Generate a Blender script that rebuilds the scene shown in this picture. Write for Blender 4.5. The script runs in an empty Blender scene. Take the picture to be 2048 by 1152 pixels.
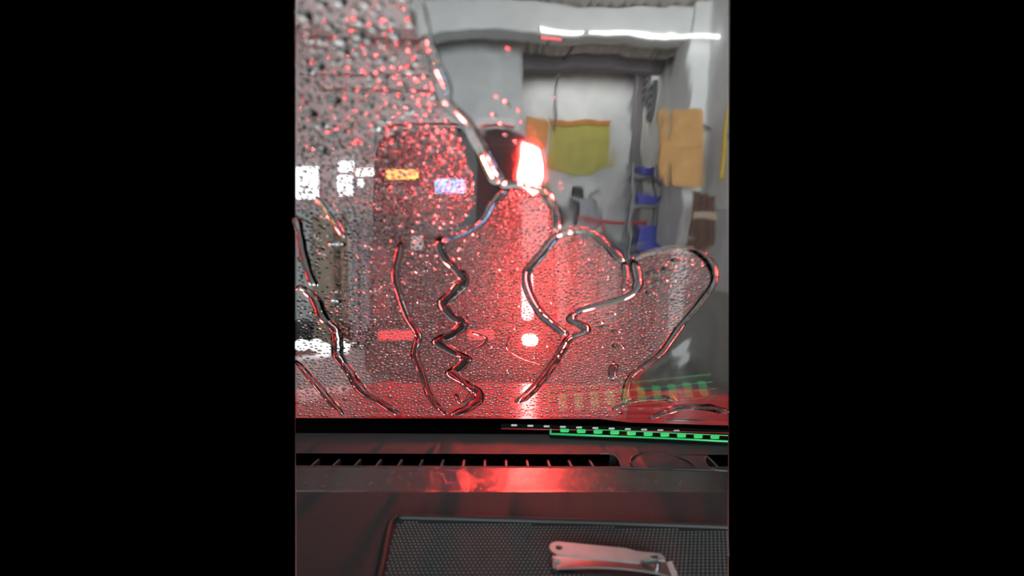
import bpy, bmesh, math, random
from mathutils import Vector, Matrix, noise

random.seed(11)
SC = bpy.context.scene
COL = SC.collection

# ------------------------------------------------------------------ camera
F = 950.0                              # focal length in pixels of the 2048 wide frame
EYE = Vector((0.0, 0.0, 1.45))
PITCH, YAW, ROLL = math.radians(-5.8), math.radians(2.0), math.radians(1.1)
cam_d = bpy.data.cameras.new('camera')
cam = bpy.data.objects.new('camera', cam_d)
COL.objects.link(cam)
cam_d.sensor_width = 36.0
cam_d.lens = F / 2048 * 36.0
cam_d.clip_start = 0.01
fwd = Vector((math.sin(YAW) * math.cos(PITCH), math.cos(YAW) * math.cos(PITCH), math.sin(PITCH)))
rgt = fwd.cross(Vector((0, 0, 1))).normalized()
upv = rgt.cross(fwd).normalized()
r2 = rgt * math.cos(ROLL) + upv * math.sin(ROLL)
u2 = upv * math.cos(ROLL) - rgt * math.sin(ROLL)
cam.matrix_world = Matrix(((r2.x, u2.x, -fwd.x, EYE.x), (r2.y, u2.y, -fwd.y, EYE.y),
                           (r2.z, u2.z, -fwd.z, EYE.z), (0, 0, 0, 1)))
SC.camera = cam
cam_d.dof.use_dof = True
cam_d.dof.focus_distance = 0.50
cam_d.dof.aperture_fstop = 4.6

# ------------------------------------------------------------------ world, light, exposure
W = bpy.data.worlds.new('world'); SC.world = W
W.use_nodes = True
W.node_tree.nodes['Background'].inputs[0].default_value = (0, 0, 0, 1)
W.node_tree.nodes['Background'].inputs[1].default_value = 0.0
SC.view_settings.view_transform = 'Standard'
SC.view_settings.look = 'None'
SC.view_settings.exposure = 0.0
SC.view_settings.gamma = 1.0
SC.cycles.sample_clamp_indirect = 0.0
SC.cycles.transparent_max_bounces = 16
SC.cycles.caustics_refractive = False
SC.cycles.caustics_reflective = False


def area(name, loc, target, sx, sy, power, col):
    d = bpy.data.lights.new(name, 'AREA')
    d.shape = 'RECTANGLE'; d.size = sx; d.size_y = sy
    d.energy = power; d.color = col
    o = bpy.data.objects.new(name, d); COL.objects.link(o)
    o.location = loc
    o.rotation_euler = (Vector(target) - Vector(loc)).to_track_quat('-Z', 'Y').to_euler()
    return o


area('entrance_daylight', (0.3, -4.5, 2.4), (0.3, 6, 1.6), 4.4, 3.2, 520, (0.93, 0.97, 1.0))
area('overhead_fill', (0.2, 3.0, 4.18), (0.2, 3.0, 0), 3.0, 3.4, 34, (0.95, 0.98, 1.0))  # area light out of view overhead, added to light the bay
area('back_wall_fill', (1.25, 7.6, 4.18), (1.25, 7.6, 0), 1.7, 0.55, 11, (1.0, 0.97, 0.95))  # added light hidden behind the grey beam to brighten the back wall


# ------------------------------------------------------------------ helpers
def ray(px, py):
    return (fwd + r2 * ((px - 1024) / F) + u2 * ((576 - py) / F))


def at(px, py, Y):
    """the point seen at a pixel that stands Y metres ahead of the camera"""
    d = ray(px, py)
    return EYE + d * ((Y - EYE.y) / d.y)


def on_plane(px, py, p0, n):
    d = ray(px, py)
    return EYE + d * ((p0 - EYE).dot(n) / d.dot(n))


def on_z(px, py, z):
    return on_plane(px, py, Vector((0, 0, z)), Vector((0, 0, 1)))


def on_x(px, py, x):
    return on_plane(px, py, Vector((x, 0, 0)), Vector((1, 0, 0)))


# side planes at which the built part of the place ends
PX0, PX1 = 592, 1456
SIDE = []
for _px, _s in ((PX0, 1), (PX1, -1)):
    _n = ray(_px, 0).cross(ray(_px, 1152)).normalized()
    if _n.dot(fwd) * 1 < 0:
        _n = -_n
    SIDE.append((EYE, _n))


def trim_sides(bm):
    for co, n in SIDE:
        bmesh.ops.bisect_plane(bm, geom=bm.verts[:] + bm.edges[:] + bm.faces[:], plane_co=co,
                               plane_no=n, clear_inner=True, clear_outer=False)
    return bm


def link(name, bm, mat, parent=None, smooth=False, origin=None, trim=False):
    """one mesh object; the geometry comes in world coordinates"""
    if trim:
        trim_sides(bm)
    root = parent
    while root is not None and root.parent is not None:
        root = root.parent
    org = Vector((0, 0, 0))
    if root is not None:
        org = root.location.copy()
    elif origin is not None:
        org = Vector(origin)
    elif bm.verts:
        xs = [v.co for v in bm.verts]
        org = Vector(((min(v.x for v in xs) + max(v.x for v in xs)) / 2,
                      (min(v.y for v in xs) + max(v.y for v in xs)) / 2, min(v.z for v in xs)))
    for v in bm.verts:
        v.co -= org
    me = bpy.data.meshes.new(name)
    bmesh.ops.recalc_face_normals(bm, faces=bm.faces[:])
    if smooth:
        for f in bm.faces:
            f.smooth = True
    bm.to_mesh(me); bm.free()
    me.materials.append(mat)
    o = bpy.data.objects.new(name, me)
    COL.objects.link(o)
    if parent is not None:
        o.parent = parent
    else:
        o.location = org
    return o


def empty(name, loc):
    o = bpy.data.objects.new(name, None); COL.objects.link(o)
    o.empty_display_size = 0.05
    o.location = loc
    return o


def tag(o, label, cat, group=None, kind=None):
    o['label'] = label; o['category'] = cat
    if group: o['group'] = group
    if kind: o['kind'] = kind
    return o


def struct(o, label=None):
    o['kind'] = 'structure'
    if label: o['label'] = label
    return o


def box(bm, x0, x1, y0, y1, z0, z1, M=None):
    vs = [Vector((x, y, z)) for x in (x0, x1) for y in (y0, y1) for z in (z0, z1)]
    if M is not None: vs = [M @ v for v in vs]
    b = [bm.verts.new(v) for v in vs]
    for f in ((0, 1, 3, 2), (4, 6, 7, 5), (0, 4, 5, 1), (2, 3, 7, 6), (0, 2, 6, 4), (1, 5, 7, 3)):
        bm.faces.new([b[i] for i in f])
    return bm


def prism(bm, pts, off, cap=True):
    """closed slab between an outline and the same outline moved by off"""
    a = [bm.verts.new(p) for p in pts]
    b = [bm.verts.new(Vector(p) + off) for p in pts]
    n = len(a)
    for i in range(n):
        bm.faces.new((a[i], a[(i + 1) % n], b[(i + 1) % n], b[i]))
    if cap:
        bm.faces.new(a); bm.faces.new(b[::-1])
    return bm


def loft(bm, rings, closed=True, cap=True):
    R = [[bm.verts.new(p) for p in r] for r in rings]
    n = len(R[0])
    for i in range(len(R) - 1):
        for k in range(n if closed else n - 1):
            bm.faces.new((R[i][k], R[i][(k + 1) % n], R[i + 1][(k + 1) % n], R[i + 1][k]))
    if cap and closed:
        bm.faces.new(R[0]); bm.faces.new(R[-1][::-1])
    return bm


def rr(x0, y0, x1, y1, r, n=5):
    """rounded rectangle outline (2d)"""
    out = []
    for cx, cy, a0 in ((x1 - r, y1 - r, 0), (x0 + r, y1 - r, 90), (x0 + r, y0 + r, 180), (x1 - r, y0 + r, 270)):
        for i in range(n + 1):
            a = math.radians(a0 + 90 * i / n)
            out.append((cx + r * math.cos(a), cy + r * math.sin(a)))
    return out


def tube(bm, pts, rad, seg=8):
    pts = [Vector(p) for p in pts]
    rings = []
    for i, p in enumerate(pts):
        t = (pts[min(i + 1, len(pts) - 1)] - pts[max(i - 1, 0)]).normalized()
        a = t.cross(Vector((0.13, 0.21, 0.97))).normalized()
        b = t.cross(a)
        r = rad[i] if isinstance(rad, (list, tuple)) else rad
        rings.append([p + (a * math.cos(2 * math.pi * k / seg) + b * math.sin(2 * math.pi * k / seg)) * r
                      for k in range(seg)])
    return loft(bm, rings)


def spline(pts, n=6):
    """Catmull-Rom through 2d/3d points"""
    P = [Vector(p) for p in pts]
    out = []
    for i in range(len(P) - 1):
        p0, p1, p2, p3 = P[max(i - 1, 0)], P[i], P[i + 1], P[min(i + 2, len(P) - 1)]
        for k in range(n):
            t = k / n
            out.append(0.5 * ((2 * p1) + (p2 - p0) * t + (2 * p0 - 5 * p1 + 4 * p2 - p3) * t * t
                              + (3 * p1 - p0 - 3 * p2 + p3) * t ** 3))
    out.append(P[-1])
    return out


# ------------------------------------------------------------------ materials
def mat(name, col, rough=0.5, metal=0.0, emit=None, es=0.0, noise_amt=0.0, nscale=20.0, bump=0.0, bscale=60.0,
        spec=0.5, col2=None, rough_var=0.0):
    m = bpy.data.materials.new(name); m.use_nodes = True
    nt = m.node_tree; b = nt.nodes['Principled BSDF']
    b.inputs['Base Color'].default_value = (*col, 1)
    b.inputs['Roughness'].default_value = rough
    b.inputs['Metallic'].default_value = metal
    b.inputs['Specular IOR Level'].default_value = spec
    if emit:
        b.inputs['Emission Color'].default_value = (*emit, 1)
        b.inputs['Emission Strength'].default_value = es
    tc = nt.nodes.new('ShaderNodeTexCoord')
    if noise_amt > 0 or col2:
        nz = nt.nodes.new('ShaderNodeTexNoise'); nz.inputs['Scale'].default_value = nscale
        nz.inputs['Detail'].default_value = 5
        nt.links.new(tc.outputs['Object'], nz.inputs['Vector'])
        mx = nt.nodes.new('ShaderNodeMix'); mx.data_type = 'RGBA'
        c2 = col2 or tuple(c * (1 - noise_amt) for c in col)
        mx.inputs[6].default_value = (*col, 1); mx.inputs[7].default_value = (*c2, 1)
        rp = nt.nodes.new('ShaderNodeValToRGB')
        rp.color_ramp.elements[0].position = 0.35; rp.color_ramp.elements[1].position = 0.68
        nt.links.new(nz.outputs['Fac'], rp.inputs['Fac'])
        nt.links.new(rp.outputs['Color'], mx.inputs[0])
        nt.links.new(mx.outputs[2], b.inputs['Base Color'])
    if bump > 0:
        nb = nt.nodes.new('ShaderNodeTexNoise'); nb.inputs['Scale'].default_value = bscale
        nb.inputs['Detail'].default_value = 3
        nt.links.new(tc.outputs['Object'], nb.inputs['Vector'])
        bp = nt.nodes.new('ShaderNodeBump'); bp.inputs['Strength'].default_value = bump
        bp.inputs['Distance'].default_value = 0.3 / bscale
        nt.links.new(nb.outputs['Fac'], bp.inputs['Height'])
        nt.links.new(bp.outputs['Normal'], b.inputs['Normal'])
    return m


def glass_mat(name, ior, tint=(1, 1, 1), rough=0.0):
    m = bpy.data.materials.new(name); m.use_nodes = True
    nt = m.node_tree; nt.nodes.remove(nt.nodes['Principled BSDF'])
    g = nt.nodes.new('ShaderNodeBsdfGlass')
    g.inputs['IOR'].default_value = ior; g.inputs['Roughness'].default_value = rough
    g.inputs['Color'].default_value = (*tint, 1)
    nt.links.new(g.outputs[0], nt.nodes['Material Output'].inputs[0])
    return m


def pane_mat(name, tint, ior=1.45):
    """thin parallel pane: passes light straight, reflects by Fresnel"""
    m = bpy.data.materials.new(name); m.use_nodes = True
    nt = m.node_tree; nt.nodes.remove(nt.nodes['Principled BSDF'])
    t = nt.nodes.new('ShaderNodeBsdfTransparent'); t.inputs[0].default_value = (*tint, 1)
    g = nt.nodes.new('ShaderNodeBsdfGlossy'); g.inputs['Roughness'].default_value = 0.0
    fr = nt.nodes.new('ShaderNodeFresnel')
    # both faces of the pane reflect as from the air side
    ge = nt.nodes.new('ShaderNodeNewGeometry'); mr = nt.nodes.new('ShaderNodeMapRange')
    mr.inputs[3].default_value = ior; mr.inputs[4].default_value = 1.0 / ior
    nt.links.new(ge.outputs['Backfacing'], mr.inputs[0]); nt.links.new(mr.outputs[0], fr.inputs[0])
    mx = nt.nodes.new('ShaderNodeMixShader')
    nt.links.new(fr.outputs[0], mx.inputs[0]); nt.links.new(t.outputs[0], mx.inputs[1])
    nt.links.new(g.outputs[0], mx.inputs[2])
    nt.links.new(mx.outputs[0], nt.nodes['Material Output'].inputs[0])
    return m


def mist_mat(name, clear, rough, veil):
    """fine fog of water on the glass: part of the light goes straight, part is scattered forward"""
    m = bpy.data.materials.new(name); m.use_nodes = True
    nt = m.node_tree; nt.nodes.remove(nt.nodes['Principled BSDF'])
    t = nt.nodes.new('ShaderNodeBsdfTransparent')
    g = nt.nodes.new('ShaderNodeBsdfRefraction'); g.inputs['IOR'].default_value = 1.33
    g.inputs['Roughness'].default_value = rough
    tr = nt.nodes.new('ShaderNodeBsdfTranslucent')
    m1 = nt.nodes.new('ShaderNodeMixShader'); m1.inputs[0].default_value = veil
    nt.links.new(g.outputs[0], m1.inputs[1]); nt.links.new(tr.outputs[0], m1.inputs[2])
    tc = nt.nodes.new('ShaderNodeTexCoord')
    nz = nt.nodes.new('ShaderNodeTexNoise'); nz.inputs['Scale'].default_value = 700
    nt.links.new(tc.outputs['Object'], nz.inputs['Vector'])
    mr = nt.nodes.new('ShaderNodeMapRange')
    mr.inputs[1].default_value = 0.35; mr.inputs[2].default_value = 0.65
    mr.inputs[3].default_value = max(0.0, 1 - clear - 0.2); mr.inputs[4].default_value = min(1.0, 1 - clear + 0.2)
    nt.links.new(nz.outputs['Fac'], mr.inputs[0])
    m2 = nt.nodes.new('ShaderNodeMixShader')
    nt.links.new(mr.outputs[0], m2.inputs[0])
    nt.links.new(t.outputs[0], m2.inputs[1]); nt.links.new(m1.outputs[0], m2.inputs[2])
    nt.links.new(m2.outputs[0], nt.nodes['Material Output'].inputs[0])
    return m


M = {
    'glass': pane_mat('windscreen_glass', (0.97, 0.985, 0.975)),
    'water': glass_mat('water', 1.33),
    'water_sheet': glass_mat('flowing_water', 1.33, rough=0.045),
    'mist': mist_mat('fine_mist', 0.885, 0.50, 0.84),
    'dash': mat('dash_plastic', (0.0135, 0.019, 0.0205), 0.62, bump=0.35, bscale=900, noise_amt=0.15, nscale=400),
    'dash_leather': mat('dash_soft_pad', (0.0095, 0.0165, 0.017), 0.7, bump=0.6, bscale=700, noise_amt=0.45, nscale=500),
    'dash_gloss': mat('dash_satin_strip', (0.016, 0.017, 0.0185), 0.27, bump=0.03, bscale=900, spec=0.6),
    'black': mat('black_matt', (0.0008, 0.0008, 0.0008), 0.9, spec=0.0, noise_amt=0.2),
    'black_rim': mat('black_rubber', (0.006, 0.007, 0.007), 0.6, noise_amt=0.2, nscale=200),
    'slat': mat('vent_slat', (0.05, 0.052, 0.054), 0.5, noise_amt=0.2, nscale=200),
    'mat_sheet': mat('mat_base', (0.010, 0.012, 0.012), 0.75, noise_amt=0.3, nscale=300),
    'mat_stud': mat('mat_stud', (0.10, 0.11, 0.107), 0.35, noise_amt=0.2, nscale=300),  # paler than the sheet: highlights on the facets put into the colour
    'chrome': mat('clipper_steel', (0.46, 0.46, 0.45), 0.40, 1.0, noise_amt=0.12, nscale=120, bump=0.05, bscale=600),
    'chrome2': mat('clipper_polished', (0.32, 0.32, 0.32), 0.18, 1.0, noise_amt=0.06, nscale=120),
    'green': mat('green_glow', (0.02, 0.35, 0.10), 0.4, emit=(0.03, 0.62, 0.16), es=0.75, noise_amt=0.2),
    'green_rim': mat('green_edge', (0.02, 0.30, 0.09), 0.35, emit=(0.03, 0.50, 0.12), es=0.42, noise_amt=0.2),
    'strip_black': mat('strip_body', (0.002, 0.003, 0.003), 0.8, spec=0.05, noise_amt=0.2),
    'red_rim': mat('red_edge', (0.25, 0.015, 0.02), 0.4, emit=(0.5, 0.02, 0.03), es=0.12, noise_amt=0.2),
    'grey_dash': mat('grey_mark', (0.42, 0.42, 0.43), 0.5, noise_amt=0.2),
    # the bay
    'wall': mat('painted_wall', (0.78, 0.79, 0.79), 0.6, noise_amt=0.18, nscale=3, bump=0.1, bscale=30),
    'wall_lower': mat('wall_lower_render', (0.55, 0.54, 0.51), 0.55, noise_amt=0.25, nscale=4),
    'ceil': mat('roof_sheet', (0.62, 0.57, 0.52), 0.6, noise_amt=0.2, nscale=4),
    'beam': mat('white_beam', (0.88, 0.90, 0.90), 0.55, noise_amt=0.1, nscale=4),
    'beam_grey': mat('grey_beam', (0.26, 0.24, 0.26), 0.6, noise_amt=0.15, nscale=4),
    'floor': mat('wet_concrete', (0.27, 0.26, 0.245), 0.38, noise_amt=0.4, nscale=3, bump=0.25, bscale=12, spec=0.6),
    'yellow': mat('yellow_banner', (0.50, 0.45, 0.10), 0.55, noise_amt=0.15, nscale=5),
    'orange': mat('orange_paint', (0.72, 0.30, 0.06), 0.5, noise_amt=0.2, nscale=6),
    'post_tan': mat('faded_orange_paint', (0.50, 0.33, 0.19), 0.5, noise_amt=0.2, nscale=6),
    'orange_pale': mat('orange_panel', (0.74, 0.42, 0.16), 0.5, noise_amt=0.2, nscale=6),
    'orange_dark': mat('orange_border', (0.60, 0.22, 0.03), 0.5, noise_amt=0.2, nscale=6),
    'blue': mat('blue_plastic', (0.07, 0.09, 0.50), 0.45, noise_amt=0.2, nscale=8),
    'red': mat('red_paint', (0.60, 0.06, 0.07), 0.45, noise_amt=0.2, nscale=8),
    'brown': mat('brown_board', (0.12, 0.06, 0.04), 0.6, noise_amt=0.3, nscale=8),
    'steel': mat('grey_steel', (0.30, 0.31, 0.33), 0.4, 0.3, noise_amt=0.25, nscale=9),
    'dark': mat('dark_paint', (0.04, 0.035, 0.04), 0.5, noise_amt=0.3, nscale=9),
    'tan': mat('tan_board', (0.48, 0.38, 0.29), 0.6, noise_amt=0.2, nscale=6),
    'lilac': mat('pale_panel', (0.55, 0.52, 0.58), 0.5, noise_amt=0.15, nscale=6),
    'hose': mat('yellow_hose', (0.65, 0.45, 0.05), 0.45, noise_amt=0.2, nscale=20),
    'day': mat('daylight_and_shine', (0.9, 0.9, 0.9), 0.5, emit=(0.95, 0.98, 1.0), es=3.2),
    'tube': mat('lit_tube', (0.9, 0.9, 0.9), 0.4, emit=(1.0, 1.0, 0.98), es=5.0),
    'tube_red': mat('lit_red_tube', (0.5, 0.05, 0.05), 0.4, emit=(1.0, 0.12, 0.14), es=2.2),
    'rail': mat('white_kerb', (0.62, 0.62, 0.62), 0.25, noise_amt=0.2, nscale=6),
    # van
    'van': mat('van_paint', (0.030, 0.020, 0.022), 0.45, noise_amt=0.1, nscale=3, spec=0.3),
    'van_roof': mat('van_roof_paint', (0.42, 0.40, 0.41), 0.3, noise_amt=0.1, nscale=3),
    'van_glass': mat('van_dark_glass', (0.010, 0.004, 0.006), 0.12, spec=0.12),
    'van_trim': mat('van_black_trim', (0.012, 0.012, 0.013), 0.55, noise_amt=0.2),
    'bonnet': mat('red_car_paint', (0.80, 0.025, 0.05), 0.22, noise_amt=0.1, nscale=4, spec=0.6),
    'tyre': mat('tyre', (0.012, 0.012, 0.012), 0.8, bump=0.2, bscale=60),
    'lamp_hot': mat('brake_lamp', (0.6, 0.03, 0.03), 0.3, emit=(1.0, 0.05, 0.042), es=560),
    'lamp_mid': mat('tail_lamp', (0.5, 0.02, 0.02), 0.3, emit=(1.0, 0.045, 0.05), es=70),
    'reflector_glow': mat('reflector', (0.5, 0.02, 0.03), 0.3, emit=(1.0, 0.04, 0.05), es=2.2),  # bumper reflectors given a red glow of their own
    'lamp_off': mat('unlit_lens', (0.32, 0.05, 0.06), 0.2, noise_amt=0.2),
    'amber': mat('amber_glow', (0.7, 0.25, 0.03), 0.3, emit=(1.0, 0.36, 0.06), es=3.0),
    'sky_blue': mat('blue_glow', (0.1, 0.3, 0.6), 0.3, emit=(0.14, 0.46, 1.0), es=2.8),
    'white': mat('white_paint', (0.75, 0.76, 0.75), 0.45, noise_amt=0.1),
}

# ------------------------------------------------------------------ the bay (setting)
GZ = 0.0
RX = 2.35                 # right wall
LX = -3.6                 # left wall
BY = 8.2                  # back wall
CZ = EYE.z + 2.78         # ceiling

bm = bmesh.new(); box(bm, LX, RX, 0.02, BY, -0.12, GZ)
struct(link('floor', bm, M['floor'], trim=True), 'wet grey concrete floor of the wash bay')
bm = bmesh.new(); box(bm, LX, RX + 0.2, BY, BY + 0.15, GZ, CZ)
wb = struct(link('wall_back', bm, M['wall'], trim=True), 'pale painted back wall of the wash bay')
bm = bmesh.new(); box(bm, RX, RX + 0.15, 1.2, BY, 0.95, CZ)
wr = struct(link('wall_right', bm, M['wall'], trim=True), 'white upper right wall of the wash bay')
bm = bmesh.new(); box(bm, RX - 0.03, RX + 0.15, 1.2, BY, GZ, 0.95)
link('lower_wall_band', bm, M['wall_lower'], wr, trim=True)

# corrugated roof sheets, each sheet one part
bm = bmesh.new(); box(bm, LX, RX + 0.2, 0.02, BY + 0.1, CZ + 0.05, CZ + 0.1)
ce = struct(link('ceiling', bm, M['ceil'], trim=True), 'ribbed beige roof sheeting over the wash bay')
x = LX
while x < RX:
    bm = bmesh.new()
    x1 = min(x + 0.42, RX + 0.2)
    prof = []
    k = 0
    xx = x + 0.004
    w = (x1 - x - 0.008) / 6
    rings = []
    for i in range(7):
        prof.append((xx + i * w, CZ + (0.0 if i % 2 else 0.032)))
    top = [(p[0], CZ + 0.05) for p in reversed(prof)]
    out = prof + top
    prism(bm, [Vector((p[0], 0.6, p[1])) for p in out], Vector((0, BY - 0.6, 0)))
    trim_sides(bm)
    if bm.faces:
        link('roof_sheet', bm, M['ceil'], ce)
    else:
        bm.free()
    x += 0.42

# beams
def beam(name, y0, y1, z0, z1, m, label, x0=LX, x1=RX):
    bm = bmesh.new()
    rings = []
    prism(bm, [Vector((x0, p[0], p[1])) for p in rr(y0, z0, y1, z1, 0.03, 3)], Vector((x1 - x0, 0, 0)))
    return struct(link(name, bm, m, trim=True), label)


beam('trim_1', 5.85, 6.15, EYE.z + 2.42, CZ, M['beam'], 'broad white beam crossing the ceiling above the lamp tubes')
beam('trim_2', 7.0, 7.2, EYE.z + 2.44, EYE.z + 2.64, M['beam_grey'], 'grey purple beam below the roof before the back wall')
# white pier on the right wall
bm = bmesh.new()
prism(bm, [Vector((RX - 0.22, p[0], GZ)) + Vector((0, 0, 0)) for p in ()] or
      [Vector((p[0], p[1], GZ)) for p in rr(RX - 0.20, 5.75, RX + 0.1, 6.3, 0.03, 3)], Vector((0, 0, CZ)))
struct(link('trim_3', bm, M['beam'], trim=True), 'white pier rising up the right wall under the beam')
bm = bmesh.new()
prism(bm, [Vector((p[0], p[1], GZ)) for p in rr(RX - 0.16, 7.9, RX + 0.1, 8.18, 0.02, 3)], Vector((0, 0, CZ)))
struct(link('trim_4', bm, M['beam_grey'], trim=True), 'narrow grey pier in the far right corner')

# left wall panel with daylight openings
LW = 6.6


def px_slab(pts, Y, th, bm=None):
    bm = bm or bmesh.new()
    return prism(bm, [at(p[0], p[1], Y) for p in pts], Vector((0, th, 0)))


bm = px_slab([(592, 640), (592, -60), (1034, -60), (1034, 640)], LW, 0.12)
wl = struct(link('wall_left', bm, M['wall'], trim=False), 'grey white partition wall behind the dark van')
n = 0
for (x0, y0, x1, y1) in ((592, 333, 638, 398), (676, 322, 708, 344), (711, 336, 748, 352), (674, 350, 706, 392), (714, 358, 728, 374)):
    n += 1
    bm = px_slab(rr(x0, y0, x1, y1, 4, 3), LW - 0.03, 0.03)
    w = struct(link('window_%d' % n, bm, M['day']))
    # frame around the pane
    bm = bmesh.new()
    o = rr(x0 - 3 if x0 > 595 else x0, y0 - 3, x1 + 3, y1 + 3, 5, 3); i = rr(x0, y0, x1, y1, 4, 3)
    O = [at(p[0], p[1], LW - 0.05) for p in o]; I = [at(p[0], p[1], LW - 0.05) for p in i]
    loft(bm, [O, I, [p + Vector((0, 0.05, 0)) for p in I], [p + Vector((0, 0.05, 0)) for p in O]], cap=False)
    link('window_frame', bm, M['lilac'], w)
    w['label'] = ['large bright window at the left edge', 'small bright window pane above the others',
                  'wide low bright window pane beside the van', 'square bright window pane under the small one',
                  'tiny bright window pane nearest the van'][n - 1]

# pipes on the partition wall
for y0, x0, x1, r, lab in ((148, 600, 880, .016, 'upper thin grey pipe along the partition wall'), (178, 640, 900, .022, 'lower thicker grey pipe along the partition wall')):
    a, b = at(x0, y0, LW - .03), at(x1, y0 + 4, LW - .03)
    e = empty('pipe', (a + b) / 2)
    bm = bmesh.new(); tube(bm, [a, b], r, 8); link('run', bm, M['beam_grey'], e, True)
    for t in (.1, .5, .9):
        p = a.lerp(b, t); bm = bmesh.new(); box(bm, p.x - .015, p.x + .015, p.y - .01, LW + .002, p.z - r * 1.4, p.z + r * 1.4); link('clip', bm, M['steel'], e)
    tag(e, lab, 'pipe')

# ------------------------------------------------------------------ lamps on the beam
def tube_lamp(p0, p1, r, m, label, capm):
    e = empty('tube_lamp', (p0 + p1) / 2)
    bm = bmesh.new(); tube(bm, [p0, p1], r, 10); link('tube', bm, m, e, True)
    d = (p1 - p0).normalized()
    for p in (p0, p1):
        bm = bmesh.new(); tube(bm, [p - d * 0.015, p + d * 0.015], r * 1.25, 10); link('end_cap', bm, capm, e, True)
    bm = bmesh.new(); tube(bm, [(p0 + p1) / 2, (p0 + p1) / 2 + Vector((0, 0.30, 0.05))], 0.012, 6); link('bracket', bm, capm, e)
    return tag(e, label, 'lamp')


tube_lamp(at(1076, 59, 5.55), at(1166, 63, 5.55), 0.012, M['tube'], 'short white fluorescent tube at the left end of the lit line', M['white'])
tube_lamp(at(1174, 63, 5.55), at(1452, 80, 5.55), 0.013, M['tube'], 'long white fluorescent tube running to the right edge', M['white'])
tube_lamp(at(1076, 73, 5.56), at(1126, 75, 5.56), 0.008, M['tube_red'], 'thin red light tube just under the white tubes', M['dark'])

# hanging cable from the beam
bm = bmesh.new()
tube(bm, spline([at(1144, 66, 6.1), at(1142, 95, 6.5), at(1128, 125, 7.2), at(1118, 165, 7.95), at(1112, 215, 8.0), at(1104, 262, 8.1)], 5), 0.022, 6)
tag(link('cable', bm, M['beam_grey'], smooth=True), 'dark cable hanging from the beam to the yellow banner', 'cable')


# ------------------------------------------------------------------ things on the back and right wall
e = empty('banner', at(1158, 350, BY - 0.06))
bm = px_slab([(1096, 250), (1222, 250), (1219, 338), (1190, 350), (1150, 346), (1098, 336)], BY - 0.06, 0.02); link('sheet', bm, M['yellow'], e)
bm = px_slab([(1094, 239), (1225, 241), (1223, 252), (1095, 251)], BY - 0.08, 0.03); link('header', bm, M['orange_dark'], e)
for xx in (1110, 1140, 1172, 1200):
    bm = px_slab([(xx, 256), (xx + 5, 256), (xx + 4, 333), (xx, 333)], BY - 0.066, 0.008); link('fold', bm, M['yellow'], e)
tag(e, 'yellow banner with an orange top border on the back wall', 'banner')

bm = px_slab([(1050, 236), (1092, 244), (1090, 292), (1052, 300)], BY - 0.06, 0.03)
tag(link('orange_board', bm, M['orange'], smooth=False), 'orange board on the back wall left of the yellow banner', 'board')

# orange cabinet on right wall
Yc = 5.35
e = empty('wall_panel', at(1358, 372, Yc))
bm = px_slab(rr(1328, 222, 1388, 372, 8, 3), Yc, .05); link('board', bm, M['orange_pale'], e)
for y0, y1 in ((230, 296), (302, 366)):
    bm = px_slab(rr(1334, y0, 1382, y1, 6, 3), Yc - .012, .012); link('sheet', bm, M['orange_pale'], e)
for xx in (1336, 1380):
    p = at(xx, 250, Yc + .05)
    bm = bmesh.new(); tube(bm, [p, Vector((RX + .02, p.y + .25, p.z))], .012, 6); link('wall_bracket', bm, M['steel'], e)
tag(e, 'pale orange panel fixed to the right wall', 'panel')

# yellow hose loop
e = empty('hose', at(1424, 360, 4.84))
bm = bmesh.new()
tube(bm, spline([at(1424, 360, 4.84), at(1430, 300, 4.84), at(1434, 255, 4.84), at(1441, 222, 4.84), at(1449, 208, 4.84)], 6), 0.026, 8)
link('run', bm, M['hose'], e, True)
p = at(1432, 270, 4.84)
bm = bmesh.new(); tube(bm, [p, Vector((RX + .01, p.y + .05, p.z))], .014, 6); link('hook', bm, M['steel'], e, trim=True)
tag(e, 'yellow hose hung on a hook at the right edge beside the orange panel', 'hose')


def crate(x0, y0, x1, y1, Y, label):
    e = empty('crate', at((x0 + x1) / 2, y1, Y))
    a, b = at(x0, y0, Y), at(x1, y1, Y)
    dx, dz, dy = abs(b.x - a.x), abs(a.z - b.z), 0.3
    cx, z0, y_ = (a.x + b.x) / 2, min(a.z, b.z), Y
    bm = bmesh.new()
    o = rr(cx - dx / 2, y_, cx + dx / 2, y_ + dy, 0.02, 3)
    s = rr(cx - dx / 2 * .93, y_ + .01, cx + dx / 2 * .93, y_ + dy - .01, 0.02, 3)
    inn = rr(cx - dx / 2 * .86, y_ + .025, cx + dx / 2 * .86, y_ + dy - .025, 0.02, 3)
    loft(bm, [[(p[0], p[1], z0) for p in s], [(p[0], p[1], z0 + dz * .9) for p in o], [(p[0], p[1], z0 + dz) for p in o],
              [(p[0], p[1], z0 + dz) for p in inn], [(p[0], p[1], z0 + dz * .3) for p in inn]])
    link('body', bm, M['blue'], e)
    bm = bmesh.new(); box(bm, cx - dx / 2 - .008, cx + dx / 2 + .008, y_ - .012, y_ + .012, z0 + dz * .82, z0 + dz)
    link('rim', bm, M['blue'], e)
    return tag(e, label, 'crate', 'blue crates by the right wall')


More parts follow.
